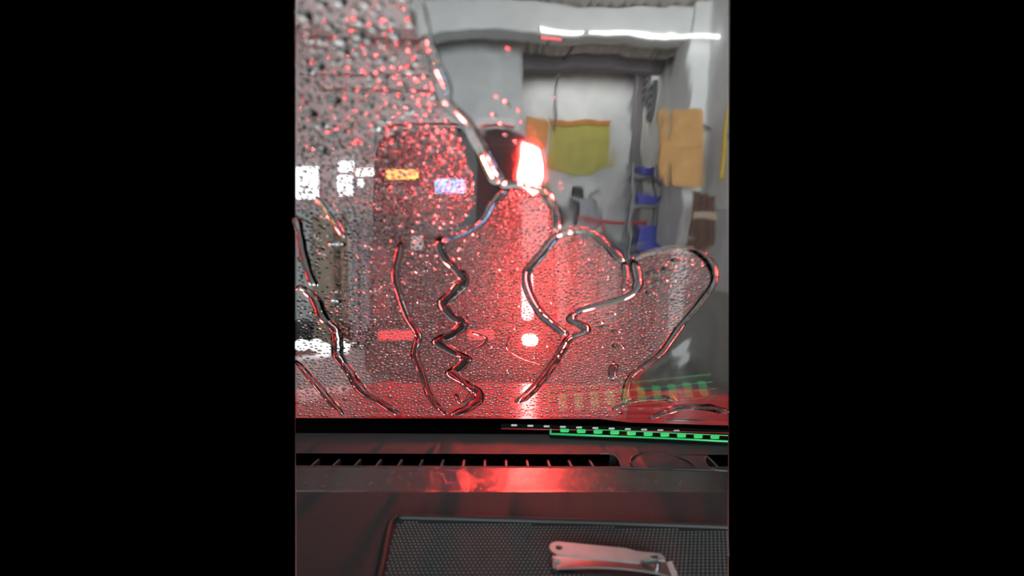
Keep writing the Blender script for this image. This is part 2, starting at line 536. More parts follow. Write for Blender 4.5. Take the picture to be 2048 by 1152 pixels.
# steel rack that carries crates
Yr = 6.35
e = empty('shelf_rack', at(1290, 500, Yr))
for xx in (1262, 1326):
    p0, p1 = at(xx, 330, Yr), at(xx, 560, Yr)
    bm = bmesh.new(); box(bm, p0.x - .015, p0.x + .015, Yr + .02, Yr + .06, GZ, p0.z); link('upright', bm, M['steel'], e)
    bm = bmesh.new(); box(bm, p0.x - .015, p0.x + .015, Yr + .30, Yr + .34, GZ, p0.z); link('upright', bm, M['steel'], e)
for yy in (359, 404, 490):
    a, b = at(1258, yy, Yr), at(1330, yy, Yr)
    bm = bmesh.new(); box(bm, a.x, b.x, Yr, Yr + .36, a.z - .03, a.z - .004); link('shelf', bm, M['steel'], e)
tag(e, 'grey steel rack holding the blue crates', 'rack')
crate(1276, 341, 1316, 358, Yr + .02, 'blue crate on the top shelf of the steel rack')
crate(1268, 388, 1318, 403, Yr + .02, 'blue crate on the middle shelf of the steel rack')
crate(1278, 446, 1326, 489, Yr + .02, 'tall blue crate on the bottom shelf of the steel rack')

# red bar
a, b = at(1148, 432, 7.2), at(1292, 444, 7.2)
e = empty('barrier_bar', ((a.x + b.x) / 2, 7.2, GZ))
bm = bmesh.new(); prism(bm, [Vector((a.x, p[0], p[1])) for p in rr(7.17, b.z, 7.23, a.z, .02, 3)], Vector((b.x - a.x, 0, 0))); link('bar', bm, M['red'], e)
for t in (0.1, 0.9):
    x = a.x + (b.x - a.x) * t
    bm = bmesh.new(); tube(bm, [Vector((x, 7.25, GZ)), Vector((x, 7.25, a.z))], .02, 8); link('post', bm, M['steel'], e)
tag(e, 'low red barrier bar on two posts before the back wall', 'barrier')

# pump unit on the floor
Yp = 7.6
a, b = at(1152, 392, Yp), at(1204, 440, Yp)
e = empty('pump_unit', ((a.x + b.x) / 2, Yp, GZ))
bm = bmesh.new(); loft(bm, [[(p[0], p[1], z) for p in rr(a.x, Yp, b.x, Yp + .35, .04, 3)] for z in (GZ, a.z - .04)] + [[(p[0], p[1], a.z) for p in rr(a.x + .03, Yp + .03, b.x - .03, Yp + .32, .03, 3)]])
link('housing', bm, M['steel'], e)
bm = bmesh.new(); tube(bm, [Vector((a.x + .12, Yp + .15, a.z - .02)), Vector((a.x + .12, Yp + .15, a.z + .17))], .09, 12); link('motor', bm, M['dark'], e)
bm = bmesh.new(); box(bm, a.x + .02, a.x + .10, Yp - .02, Yp + .01, b.z, a.z - .06); link('panel', bm, M['dark'], e)
bm = bmesh.new(); tube(bm, [Vector((b.x - .1, Yp + .15, a.z - .02)), Vector((b.x - .1, Yp + .15, a.z + .08)), Vector((b.x + .06, Yp + .15, a.z + .12))], .03, 8); link('pipe', bm, M['steel'], e)
tag(e, 'grey pump unit with a dark motor under the yellow banner', 'pump')

# brown door-like board leaning on right wall
e = empty('brown_board', at(1388, 490, 5.0))
a, b = at(1372, 380, 5.0), at(1412, 480, 5.0)
for i in range(3):
    x0 = a.x + (b.x - a.x) * i / 3; x1 = a.x + (b.x - a.x) * (i + 1) / 3 - .006
    bm = bmesh.new(); box(bm, x0, x1, 5.0, 5.03, b.z - .03 * i, a.z - .03 * i); link('plank', bm, M['brown'], e)
bm = bmesh.new(); box(bm, a.x, b.x, 4.98, 5.0, a.z - .32, a.z - .24); link('batten', bm, M['tan'], e)
bm = bmesh.new(); box(bm, b.x - .05, RX + .02, 5.03, 5.06, a.z - .2, a.z - .15); link('bracket', bm, M['steel'], e, trim=True)
tag(e, 'dark brown boards fixed to the right wall under the hose', 'board')

# dark meter boxes high on the right wall
for (yy, Y, lab) in ((150, 7.75, 'dark vertical vent box high on the right wall'), (180, 7.1, 'grey vertical vent box on the right wall nearer the lamp')):
    p = on_x(1296 if Y > 7.4 else 1310, yy + 20, RX)
    e = empty('vent_box', (RX - .04, p.y, p.z - .3))
    bm = bmesh.new(); box(bm, RX - .07, RX - .001, p.y - .10, p.y + .10, p.z - .3, p.z + .25); link('housing', bm, M['steel'], e)
    for k in range(4):
        bm = bmesh.new(); box(bm, RX - .085, RX - .07, p.y - .085, p.y + .085, p.z - .26 + k * .125, p.z - .19 + k * .125); link('louvre', bm, M['dark'], e)
    tag(e, lab, 'vent box')

# things on the left
Yt = 6.2
e = empty('tan_cabinet', at(645, 600, Yt)); e.location.z = GZ
a, b = at(622, 432, Yt), at(668, 600, Yt)
bm = bmesh.new(); box(bm, a.x, b.x, Yt, Yt + .3, GZ, a.z); link('body', bm, M['tan'], e)
for (z0, z1) in ((.06, .62), (.66, a.z - .04)):
    bm = bmesh.new(); box(bm, a.x + .02, b.x - .02, Yt - .02, Yt + .005, z0, z1); d = link('door', bm, M['tan'], e)
    bm = bmesh.new(); box(bm, b.x - .06, b.x - .04, Yt - .04, Yt - .02, (z0 + z1) / 2 - .06, (z0 + z1) / 2 + .06); link('handle', bm, M['steel'], d)
tag(e, 'tall tan cabinet under the bright windows', 'cabinet')
a, b = at(683, 425, 6.5), at(693, 600, 6.5)
e = empty('orange_post', ((a.x + b.x) / 2, 6.52, GZ))
bm = bmesh.new(); tube(bm, [Vector((e.location.x, 6.54, GZ)), Vector((e.location.x, 6.54, a.z))], .03, 10); link('post', bm, M['post_tan'], e, True)
bm = bmesh.new(); tube(bm, [Vector((e.location.x, 6.54, GZ)), Vector((e.location.x, 6.54, .04))], .035, 12); link('base', bm, M['steel'], e)
tag(e, 'slim faded orange post between tan cabinet and pale panels', 'post')
for x0, x1, lab in ((702, 716, 'narrow pale lilac panel next to the orange post'), (720, 738, 'wider pale lilac panel next to the van')):
    a, b = at(x0, 440, 6.3), at(x1, 600, 6.3)
    e = empty('splash_panel', ((a.x + b.x) / 2, 6.3, GZ))
    bm = bmesh.new(); box(bm, a.x, b.x, 6.3, 6.34, .06, a.z); link('panel', bm, M['lilac'], e)
    bm = bmesh.new(); box(bm, a.x - .01, b.x + .01, 6.28, 6.36, GZ, .06); link('foot', bm, M['steel'], e)
    tag(e, lab, 'panel', 'pale splash panels')

# wheel guide kerb at the left
kz = .34
bm = bmesh.new()
K = [on_z(560, 722, kz), on_z(640, 712, kz), on_z(690, 704, kz), on_z(728, 698, kz)]
K = spline(K, 5)
rings = []
for i, p in enumerate(K):
    t = (K[min(i + 1, len(K) - 1)] - K[max(i - 1, 0)]).normalized(); s = t.cross(Vector((0, 0, 1)))
    rings.append([Vector((p.x, p.y, 0)) + s * c[0] + Vector((0, 0, c[1])) for c in
                  ((-.14, 0), (-.13, kz - .05), (-.09, kz), (.09, kz), (.13, kz - .05), (.14, 0))])
loft(bm, rings)
e = empty('guide_kerb', (K[-1].x, K[-1].y, GZ))
link('kerb', bm, M['rail'], e, trim=True)
for px in (604, 632, 648, 684):
    c = on_z(px, 690 if px != 648 else 698, kz + .05)
    bm = bmesh.new(); bmesh.ops.create_uvsphere(bm, u_segments=12, v_segments=8, radius=.055)
    for v in bm.verts: v.co = Vector((v.co.x * (1.5 if px == 684 else 1.2), v.co.y, v.co.z)) + c
    link('shine_blob', bm, M['day'], e, True, trim=True)  # glowing blobs stand in for bright wet reflections on the kerb
tag(e, 'low white wheel-guide kerb with glowing blobs for its wet shine at the left', 'kerb')

# ------------------------------------------------------------------ the van ahead
VY = 3.6


def V(px, py, y=VY): return at(px, py, y)


van = empty('van', (V(927, 600).x, VY, GZ))
outline = [(742, 735), (738, 640), (739, 520), (741, 400), (744, 330), (750, 290), (764, 266), (790, 254), (880, 249), (985, 252),
           (1030, 262), (1062, 280), (1086, 312), (1100, 370), (1110, 470), (1116, 560), (1119, 640), (1116, 735)]
vo = [V(*p) for p in spline([Vector(p) for p in outline], 2)]
cen = V(927, 500)
bm = bmesh.new()
loft(bm, [[cen + (p - cen) * .955 for p in vo], [cen + (p - cen) * .985 + Vector((0, .03, 0)) for p in vo], [p + Vector((0, .10, 0)) for p in vo],
          [p + Vector((0, 2.6, 0)) for p in vo], [cen + (p - cen) * .93 + Vector((0, 3.1, 0)) for p in vo]])
link('body', bm, M['van'], van, True)
bm = px_slab([(762, 256), (790, 247), (880, 244), (985, 247), (1024, 256), (1024, 240), (985, 233), (880, 230), (790, 233), (762, 243)], VY - .06, .10)
link('roof_spoiler', bm, M['van_roof'], van)
bm = px_slab([(751, 305), (758, 280), (778, 267), (925, 262), (945, 275), (955, 330), (952, 440), (935, 462), (880, 470), (768, 468), (752, 455), (749, 400)], VY - .03, .06)
link('rear_window', bm, M['van_glass'], van)
bm = bmesh.new(); tube(bm, [V(x, y, VY - .035) for x, y in ((760, 472), (820, 474), (900, 473), (945, 466))], .014, 6); link('window_seal', bm, M['van_trim'], van)
# wiper of the van
bm = bmesh.new(); tube(bm, [V(840, 466, VY - .06), V(812, 440, VY - .06), V(774, 432, VY - .06)], .010, 6); link('rear_wiper', bm, M['van_trim'], van)
# glowing amber bar and blue panel on the rear window; sticker below
bm = px_slab(rr(772, 339, 836, 358, 5, 3), VY - .055, .025); link('amber_glow_bar', bm, M['amber'], van)['label'] = 'glowing amber bar in the rear window'
bm = px_slab(rr(870, 358, 930, 386, 4, 3), VY - .055, .025); link('blue_glow_panel', bm, M['sky_blue'], van)['label'] = 'bright blue glowing panel in the rear window'
bm = px_slab(rr(822, 472, 846, 500, 3, 3), VY - .05, .02); link('sticker', bm, M['white'], van)['label'] = 'small white sticker below the rear window'
# lamp clusters
bm = px_slab([(1034, 282), (1074, 288), (1094, 330), (1104, 420), (1106, 560), (1098, 648), (1040, 652), (1036, 500)], VY - .05, .08)
h = link('lamp_cluster', bm, M['van_trim'], van); h['label'] = 'lit red lamp cluster at the right corner'
bm = px_slab([(1040, 292), (1070, 296), (1086, 330), (1092, 372), (1066, 390), (1046, 372)], VY - .06, .02); link('brake_lens', bm, M['lamp_hot'], h)
bm = px_slab([(1044, 398), (1094, 394), (1098, 470), (1096, 520), (1044, 520)], VY - .075, .03); link('turn_lens', bm, M['lamp_off'], h)
bm = px_slab(rr(1044, 545, 1066, 640, 9, 4), VY - .06, .02); link('tail_lens', bm, M['lamp_mid'], h)
bm = px_slab([(742, 490), (784, 490), (786, 640), (742, 645)], VY - .05, .08)
h = link('lamp_cluster', bm, M['van_trim'], van); h['label'] = 'unlit lamp cluster at the left corner'
bm = px_slab([(746, 498), (778, 498), (779, 560), (746, 560)], VY - .085, .04); link('turn_lens', bm, M['lamp_off'], h)
bm = px_slab([(746, 568), (779, 568), (780, 634), (746, 636)], VY - .085, .04); link('tail_lens', bm, M['lamp_off'], h)
# bumper with reflectors and fog lamp
bm = bmesh.new()
bo = [V(x, y) for x, y in rr(733, 648, 1122, 742, 16, 4)]
loft(bm, [[p + Vector((0, .10, 0)) for p in bo], [p + Vector((0, -.06, 0)) for p in bo], [V(927, 695) + (p - V(927, 695)) * .96 + Vector((0, -.10, 0)) for p in bo]])
bp = link('bumper', bm, M['van'], van)
for x0, y0, x1, y1, m in ((756, 662, 832, 680, 'reflector_glow'), (936, 662, 988, 680, 'reflector_glow')):
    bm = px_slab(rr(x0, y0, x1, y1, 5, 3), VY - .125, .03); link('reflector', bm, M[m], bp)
bm = px_slab(rr(1046, 672, 1074, 690, 8, 5), VY - .135, .04); link('fog_lamp', bm, M['lamp_hot'], bp)['label'] = 'bright lit fog lamp'
bm = px_slab(rr(850, 560, 925, 596, 3, 3), VY - .045, .03); link('number_plate_recess', bm, M['van_trim'], van)
bm = bmesh.new(); tube(bm, [V(862, 540, VY - .05), V(912, 540, VY - .05)], .016, 8); link('door_handle', bm, M['van_trim'], van)
for px in (778, 1076):
    c = V(px, 720); r = .34
    bm = bmesh.new()
    ring = [(-.11, r * .55), (-.11, r * .9), (-.08, r), (.08, r), (.11, r * .9), (.11, r * .55)]
    loft(bm, [[Vector((c.x + q[0], VY + .75 + q[1] * math.cos(2 * math.pi * k / 24), .34 + q[1] * math.sin(2 * math.pi * k / 24))) for q in ring] for k in range(24)] , cap=False)
    w = link('wheel', bm, M['tyre'], van, True)
    bm = bmesh.new(); tube(bm, [Vector((c.x - .09, VY + .75, .34)), Vector((c.x + .09, VY + .75, .34))], r * .58, 20); link('rim', bm, M['steel'], w)
tag(van, 'dark maroon van ahead with red lamps lit at its right corner', 'van')

# ------------------------------------------------------------------ own bonnet
def bon_z(y): return 1.172 - .235 * (y - .70) - .03 * max(0, y - 1.2) ** 1.4


bm = bmesh.new()
rings = []
for i in range(15):
    y = .66 + 1.05 * i / 14
    ring = []
    for k in range(25):
        x = -.86 + 1.72 * k / 24
        crease = .012 * math.exp(-((abs(x - .05) - .42) / .05) ** 2)
        ring.append(Vector((x, y, bon_z(y) - .035 * (x / .8) ** 2 + crease)))
    rings.append(ring)
rings.append([p + Vector((0, .03, -.05)) for p in rings[-1]])
rings.append([p + Vector((0, .01, -.12)) for p in rings[-1]])
loft(bm, rings, closed=False)
bon = empty('bonnet', (0, .7, bon_z(.7) - .05))
link('panel', bm, M['bonnet'], bon, True, trim=True)
bm = bmesh.new()
loft(bm, [[Vector((-.8, y, z)), Vector((.8, y, z))] for y, z in ((.56, 1.17), (.60, 1.155), (.66, 1.15), (.70, 1.152))], closed=False)
link('cowl_grille', bm, M['van_trim'], bon, trim=True)
tag(bon, 'glossy red bonnet just beyond the foot of the windscreen', 'bonnet')

# ------------------------------------------------------------------ own car: windscreen
def row_at(row, Y):                  # point of the car's centre line seen at an image row
    return at(1024, row, Y)


BASE = row_at(838, .514)
ALPHA = math.radians(40)
GV = Vector((0, -math.cos(ALPHA), math.sin(ALPHA)))      # up the glass
GU = Vector((1, 0, 0))
GN = GU.cross(GV).normalized()                           # outward (forward, up)
if GN.y < 0: GN = -GN
TH = .0045
OUT0 = BASE + GN * TH


def g(px, py, h=0.0):
    """point on the outer face of the windscreen, h metres proud of it"""
    return on_plane(px, py, OUT0 + GN * h, GN)


def gdist(px, py):
    return (g(px, py) - EYE).length


ws = empty('windscreen', BASE)
bm = bmesh.new()
for h in (0, -TH):          # outer and inner face; the cut sides stay open
    q = [bm.verts.new(g(x, y, h)) for x, y in ((PX0, -14), (PX1, -14), (PX1, 862), (PX0, 858))]
    bm.faces.new(q)
link('glass_pane', bm, M['glass'], ws)
bm = bmesh.new()
prism(bm, [g(PX0, 836, -.0050), g(1200, 838, -.0050), g(1260, 845, -.0050), g(PX1, 851, -.0050), g(PX1, 866, -.0050), g(PX0, 866, -.0050)], -GN * .002)
link('black_border', bm, M['black'], ws)
tag(ws, 'wet car windscreen seen from inside above the dashboard', 'windscreen')


# ------------------------------------------------------------------ water on the windscreen
def inside(poly, x, y):
    c = False
    n = len(poly); j = n - 1
    for i in range(n):
        xi, yi = poly[i]; xj, yj = poly[j]
        if (yi > y) != (yj > y) and x < (xj - xi) * (y - yi) / (yj - yi) + xi:
            c = not c
        j = i
    return c


DROPZONE = [(592, 834), (592, -14), (812, -14), (836, 50), (860, 120), (878, 190), (900, 235), (925, 290), (942, 350), (950, 405), (925, 445),
            (880, 468), (960, 446), (1000, 385), (1040, 376), (1085, 388), (1100, 420), (1108, 470), (1150, 468), (1190, 478), (1222, 512), (1250, 535),
            (1275, 522), (1330, 502), (1385, 500), (1416, 525), (1422, 560), (1388, 610), (1348, 662), (1318, 705), (1272, 735), (1248, 775), (1240, 834)]
SHEET = [(824, -14), (1456, -14), (1456, 843), (1248, 838), (1250, 800), (1254, 774), (1264, 750), (1296, 728), (1324, 704), (1358, 656), (1398, 608), (1428, 562),
         (1420, 526), (1390, 501), (1350, 497), (1300, 506), (1268, 516), (1244, 518), (1196, 470), (1150, 459), (1116, 464), (1110, 420), (1092, 380), (1040, 367),
         (1000, 368), (984, 345), (958, 295), (928, 246), (890, 208), (884, 168), (858, 108), (846, 52)]

RIV = [
    # path, width px, label
    ([(592, 432), (600, 468), (608, 512), (620, 552), (630, 574)], 15, 'short water rivulet hugging the left edge of the windscreen'),
    ([(592, 574), (614, 584), (632, 602), (646, 636), (670, 660), (675, 690), (677, 714), (700, 746), (726, 784), (762, 806), (798, 830)], 19, 'long water rivulet from the left edge down past the kerb'),
    ([(592, 722), (626, 762), (660, 802), (686, 832)], 15, 'short straight rivulet in the lower left corner of the windscreen'),
    ([(632, 392), (654, 424), (674, 452), (690, 478)], 12, 'curved thin rivulet in front of the bright windows'),
    ([(655, 488), (670, 489), (692, 488)], 16, 'small flat blob of water at the foot of a curved rivulet'),
    ([(802, 486), (790, 545), (796, 582), (815, 636), (836, 670), (830, 708), (846, 756), (862, 796), (892, 830)], 15, 'thin slightly bent rivulet between the kerb and the zigzag rivulet'),
    ([(880, 478), (888, 512), (914, 540), (926, 560), (908, 584), (888, 606), (902, 630), (922, 648), (904, 668), (878, 684), (906, 704), (930, 718), (914, 738),
      (904, 748), (934, 770), (956, 790), (942, 812), (904, 832)], 24, 'zigzag rivulet snaking down the middle of the windscreen'),
    ([(884, 482), (926, 468), (964, 444), (984, 412), (1012, 378)], 13, 'grey rivulet running up right from the top of the zigzag'),
    ([(998, 370), (1040, 369), (1084, 380), (1108, 402)], 15, 'short rivulet directly under the blazing brake lamp'),
    ([(1150, 464), (1112, 474), (1082, 510), (1053, 548), (1060, 590), (1084, 630), (1114, 656), (1134, 670)], 19, 'rivulet bulging left in front of the red tail lamp'),
    ([(1116, 466), (1150, 459), (1190, 470), (1220, 498), (1247, 524)], 16, 'arched rivulet over the middle drop patch'),
    ([(1266, 522), (1274, 552), (1272, 578), (1248, 596), (1200, 610), (1156, 624), (1143, 640), (1166, 652), (1170, 664), (1138, 678), (1120, 706), (1094, 746),
      (1060, 786), (1034, 806)], 19, 'hooked rivulet running from the right drop patch down to the dashboard'),
    ([(1268, 518), (1300, 506), (1350, 497), (1390, 501), (1420, 526), (1428, 562), (1398, 608), (1358, 656), (1324, 704), (1296, 728), (1264, 750), (1253, 775), (1249, 806)], 14, 'curved rim of water around the right hand drop patch'),
    ([(1020, 672), (1014, 698), (1044, 718), (1080, 729)], 4, 'hair thin water line left of the fog lamp'),
    ([(826, -10), (846, 58), (858, 110), (884, 166), (890, 205), (930, 244), (960, 292), (984, 340), (1000, 368)], 26, 'broad water ridge down the left edge of the clear sheet'),
    ([(1088, 392), (1112, 420), (1116, 462)], 16, 'short rivulet joining the lamp rivulet to the arched one'),
    ([(1226, 820), (1268, 802), (1320, 797), (1356, 803)], 16, 'flat pool of water low at the right above the green strip'),
    ([(1300, 838), (1356, 818), (1410, 816), (1456, 826)], 20, 'wide pool of water in the lower right corner'),
    ([(1248, 524), (1252, 556), (1244, 582)], 13, 'short upright rivulet between the two right drop patches'),
    ([(938, 664), (972, 676), (958, 694), (930, 706)], 8, 'small loose loop of water right of the zigzag rivulet'),
    ([(912, 788), (918, 804), (934, 800), (944, 782)], 9, 'tiny water loop inside the last bend of the zigzag'),
    ([(1228, 728), (1226, 742), (1224, 758)], 17, 'stubby dark blob of water low in the right patch'),
]


def half_tube(path, wpx, seed):
    """water bead lying on the glass: flat foot, domed back, width uneven along its run"""
    bm = bmesh.new()
    P = spline([Vector((p[0], p[1], 0)) for p in path], 7)
    pts = [g(p.x, p.y, .00006) for p in P]
    rings = []
    n = len(pts)
    ks = 10
    for i, p in enumerate(pts):
        t = (pts[min(i + 1, n - 1)] - pts[max(i - 1, 0)]).normalized()
        s = t.cross(GN).normalized()
        d = (p - EYE).length / F
        w = wpx * .5 * d * (1 + .30 * noise.noise(Vector((i * .23, seed * 3.1, 0))))
        e = min(i, n - 1 - i)
        w *= math.sqrt(min(1.0, (e + .35) / 3.2))
        h = w * (.62 if wpx < 25 else .42)
        ring = []
        for k in range(ks + 1):
            a = math.pi * k / ks
            ring.append(p + s * (w * math.cos(a)) + GN * (h * math.sin(a) ** .9))
        rings.append(ring)
    R = [[bm.verts.new(q) for q in r] for r in rings]
    for i in range(n - 1):
        for k in range(ks):
            f = bm.faces.new((R[i][k], R[i + 1][k], R[i + 1][k + 1], R[i][k + 1])); f.smooth = True
    bm.faces.new(R[0]); bm.faces.new(R[-1][::-1])
    # foot with its own vertices so that the rim stays sharp
    fo = [(bm.verts.new(r[0]), bm.verts.new(r[-1])) for r in rings]
    for i in range(n - 1):
        bm.faces.new((fo[i][0], fo[i][1], fo[i + 1][1], fo[i + 1][0]))
    return bm


def link_raw(name, bm, m, outward=None):
    """like link but keeps the flat/smooth flags and orients loose shells by their own outward side"""
    bmesh.ops.remove_doubles(bm, verts=[], dist=0)
    xs = [v.co for v in bm.verts]
    org = sum(xs, Vector((0, 0, 0))) / len(xs)
    for v in bm.verts: v.co -= org
    me = bpy.data.meshes.new(name); bm.to_mesh(me); bm.free(); me.materials.append(m)
    o = bpy.data.objects.new(name, me); COL.objects.link(o); o.location = org
    return o


def orient(bm):
    """dome faces outward (+GN), foot faces inward (-GN)"""
    for f in bm.faces:
        f.normal_update()
        if f.smooth and f.normal.dot(GN) < 0: f.normal_flip()
        elif not f.smooth and abs(f.normal.dot(GN)) > .8 and f.normal.dot(GN) > 0: f.normal_flip()


for i, (path, w, lab) in enumerate(RIV):
    bm = half_tube(path, w * 1.15, i)
    orient(bm)
    o = link_raw('water_rivulet', bm, M['water'])
    tag(o, lab, 'water rivulet', 'water rivulets on the windscreen')

# thin flowing sheet in the clear area
def seg_dist(poly, x, y, first=0):
    best = 1e9
    for i in range(first, len(poly) - 1 if first else len(poly)):
        ax, ay = poly[i]; bx, by = poly[(i + 1) % len(poly)]
        dx, dy = bx - ax, by - ay
        L = dx * dx + dy * dy
        t = max(0, min(1, ((x - ax) * dx + (y - ay) * dy) / L)) if L else 0
        d = math.hypot(x - ax - t * dx, y - ay - t * dy)
        best = min(best, d)
    return best


STEP = 4
bm = bmesh.new()
top, bot = {}, {}
nx, ny = int((PX1 - 800) / STEP) + 1, int((843 + 14) / STEP) + 1


def sheet_h(px, py):
    q = g(px, py); u, v = q.x, (q - BASE).dot(GV)
    a = noise.noise(Vector((u * 95, v * 34, 1.3))) * .00015
    b = noise.noise(Vector((u * 34, v * 30, 7.7))) * .00033
    c = noise.noise(Vector((u * 240, v * 110, 4.1))) * .000022
    return .0010 + a + b + c


cells = []
for i in range(nx):
    for j in range(ny):
        cx, cy = 800 + (i + .5) * STEP, -14 + (j + .5) * STEP
        if cx < PX1 and inside(SHEET, cx, cy): cells.append((i, j))


def vert(d, i, j, topside):
    if (i, j) not in d:
        px, py = min(800 + i * STEP, PX1), -14 + j * STEP
        if topside:
            e = min(1.0, seg_dist(SHEET, px, py, 3) / 26.0)
            e = math.sqrt(max(0.0, 1 - (1 - e) ** 2)) if inside(SHEET, px, max(py, -13.9)) or px >= PX1 - 1 else 0.0
            e *= min(1.0, max(0.0, PX1 - px) / 120.0)            # the film thins out towards the right
            d[(i, j)] = bm.verts.new(g(px, py, .0001 + sheet_h(px, py) * e))
        else:
            d[(i, j)] = bm.verts.new(g(px, py, .00006))
    return d[(i, j)]


cs = set(cells)
for (i, j) in cells:
    q = [(i, j), (i + 1, j), (i + 1, j + 1), (i, j + 1)]
    f = bm.faces.new([vert(top, a, b, True) for a, b in q]); f.smooth = True
    f = bm.faces.new([vert(bot, a, b, False) for a, b in q][::-1])
for (i, j) in cells:
    for (di, dj, a, b) in ((0, -1, (i, j), (i + 1, j)), (1, 0, (i + 1, j), (i + 1, j + 1)), (0, 1, (i + 1, j + 1), (i, j + 1)), (-1, 0, (i, j + 1), (i, j))):
        if (i + di, j + dj) not in cs:
            # own vertices: the film's normals stay true at its rim
            bm.faces.new([bm.verts.new(v.co) for v in (vert(bot, *a, False), vert(bot, *b, False), vert(top, *b, True), vert(top, *a, True))])
orient(bm)
tag(link_raw('water_sheet', bm, M['water_sheet']), 'clear rippled sheet of water over the upper right windscreen', 'water sheet')

# drops
def drop_template(seg, rings, contact, seed):
    """unit drop: radius 1 foot in the xy plane, dome along +z"""
    rnd = random.Random(seed)
    ph = [rnd.uniform(0, 6.28) for _ in range(3)]
    rad = [1 + .07 * math.sin(2 * 2 * math.pi * k / seg + ph[0]) + .05 * math.sin(3 * 2 * math.pi * k / seg + ph[1]) for k in range(seg)]
    vs, fs, sm = [], [], []
    th = math.radians(contact)
    contact = (1 - math.cos(th)) / math.sin(th)
    for r in range(rings):
        ph_ = th * (1 - r / rings)
        rr_ = math.sin(ph_) / math.sin(th)
        z = (math.cos(ph_) - math.cos(th)) / math.sin(th)
        for k in range(seg):
            a = 2 * math.pi * k / seg
            vs.append(Vector((rr_ * rad[k] * math.cos(a), rr_ * rad[k] * math.sin(a), z)))
    vs.append(Vector((0, 0, contact)))
    for r in range(rings - 1):
        for k in range(seg):
            k2 = (k + 1) % seg
            fs.append((r * seg + k, r * seg + k2, (r + 1) * seg + k2, (r + 1) * seg + k)); sm.append(True)
    ti = len(vs) - 1
    for k in range(seg):
        fs.append(((rings - 1) * seg + k, (rings - 1) * seg + (k + 1) % seg, ti)); sm.append(True)
    b0 = len(vs)
    for k in range(seg):
        vs.append(vs[k].copy())
    fs.append(tuple(b0 + k for k in reversed(range(seg)))); sm.append(False)
    return vs, fs, sm


TPL_S = [drop_template(10, 4, 62 + 5 * s, s) for s in range(5)]
TPL_L = [drop_template(16, 6, 52 + 6 * s, 40 + s) for s in range(5)]

riv_pts = []
for path, w, lab in RIV:
    for p in spline([Vector((q[0], q[1], 0)) for q in path], 5):
        riv_pts.append((p.x, p.y, w * .5))
CELL = 24
rgrid = {}
for p in riv_pts:
    rgrid.setdefault((int(p[0] // CELL), int(p[1] // CELL)), []).append(p)


def near_riv(x, y, r):
    a, b = int(x // CELL), int(y // CELL)
    for i in (a - 1, a, a + 1):
        for j in (b - 1, b, b + 1):
            for p in rgrid.get((i, j), ()):
                if math.hypot(p[0] - x, p[1] - y) < p[2] + r + 1.0: return True
    return False


def lerp(a, b, t): return a + (b - a) * max(0, min(1, t))


# dark, drop-free trails left behind by the runs
BARE = [[(905, 480), (960, 470), (935, 540), (925, 530)], [(925, 575), (945, 590), (930, 640), (910, 610)], [(885, 640), (905, 650), (890, 672), (868, 660)],
        [(1240, 535), (1262, 535), (1258, 580), (1240, 588)], [(1100, 625), (1160, 600), (1180, 640), (1130, 664)], [(1085, 690), (1118, 690), (1080, 740), (1040, 760)],
        [(640, 440), (690, 440), (690, 600), (640, 600)]]
# fine mist between the drops, wiped away where the runs are
bm = bmesh.new()
ST = 4
rnd = random.Random(9)
mv = {}


def mvert(i, j, k):
    if (i, j, k) not in mv:
        mv[(i, j, k)] = bm.verts.new(g(max(PX0, 592 + i * ST), -14 + j * ST, .00002 + .00003 * k))
    return mv[(i, j, k)]


mc = set()
for i in range(int((1430 - 592) / ST)):
    for j in range(int((834 + 14) / ST)):
        cx, cy = 592 + (i + .5) * ST, -14 + (j + .5) * ST
        if inside(DROPZONE, cx, cy) and not near_riv(cx, cy, -5) and not (420 < cy < 700 and rnd.random() > (cx - 640) / 120): mc.add((i, j))
for (i, j) in mc:
    q = [(i, j), (i + 1, j), (i + 1, j + 1), (i, j + 1)]
    bm.faces.new([mvert(*c, 1) for c in q]); bm.faces.new([mvert(*c, 0) for c in q][::-1])
    for (di, dj, a, b) in ((0, -1, q[0], q[1]), (1, 0, q[1], q[2]), (0, 1, q[2], q[3]), (-1, 0, q[3], q[0])):
        if (i + di, j + dj) not in mc:
            bm.faces.new((mvert(*a, 0), mvert(*b, 0), mvert(*b, 1), mvert(*a, 1)))
tag(link('water_mist', bm, M['mist']), 'fine mist of water between the drops on the windscreen', 'water mist', kind='stuff')

drops = []
dgrid = {}


def try_drop(x, y, r, sx, gap):
    if not inside(DROPZONE, x, y) or x - r * sx < PX0 + 1: return False
    if near_riv(x, y, r): return False
    a, b = int(x // CELL), int(y // CELL)
    for i in (a - 1, a, a + 1):
        for j in (b - 1, b, b + 1):
            for q in dgrid.get((i, j), ()):
                if math.hypot((q[0] - x) / 1.1, (q[1] - y) * 1.25) < q[2] + r + gap: return False
    d = (x, y, r, sx)
    drops.append(d); dgrid.setdefault((a, b), []).append(d)
    return True


rnd = random.Random(5)
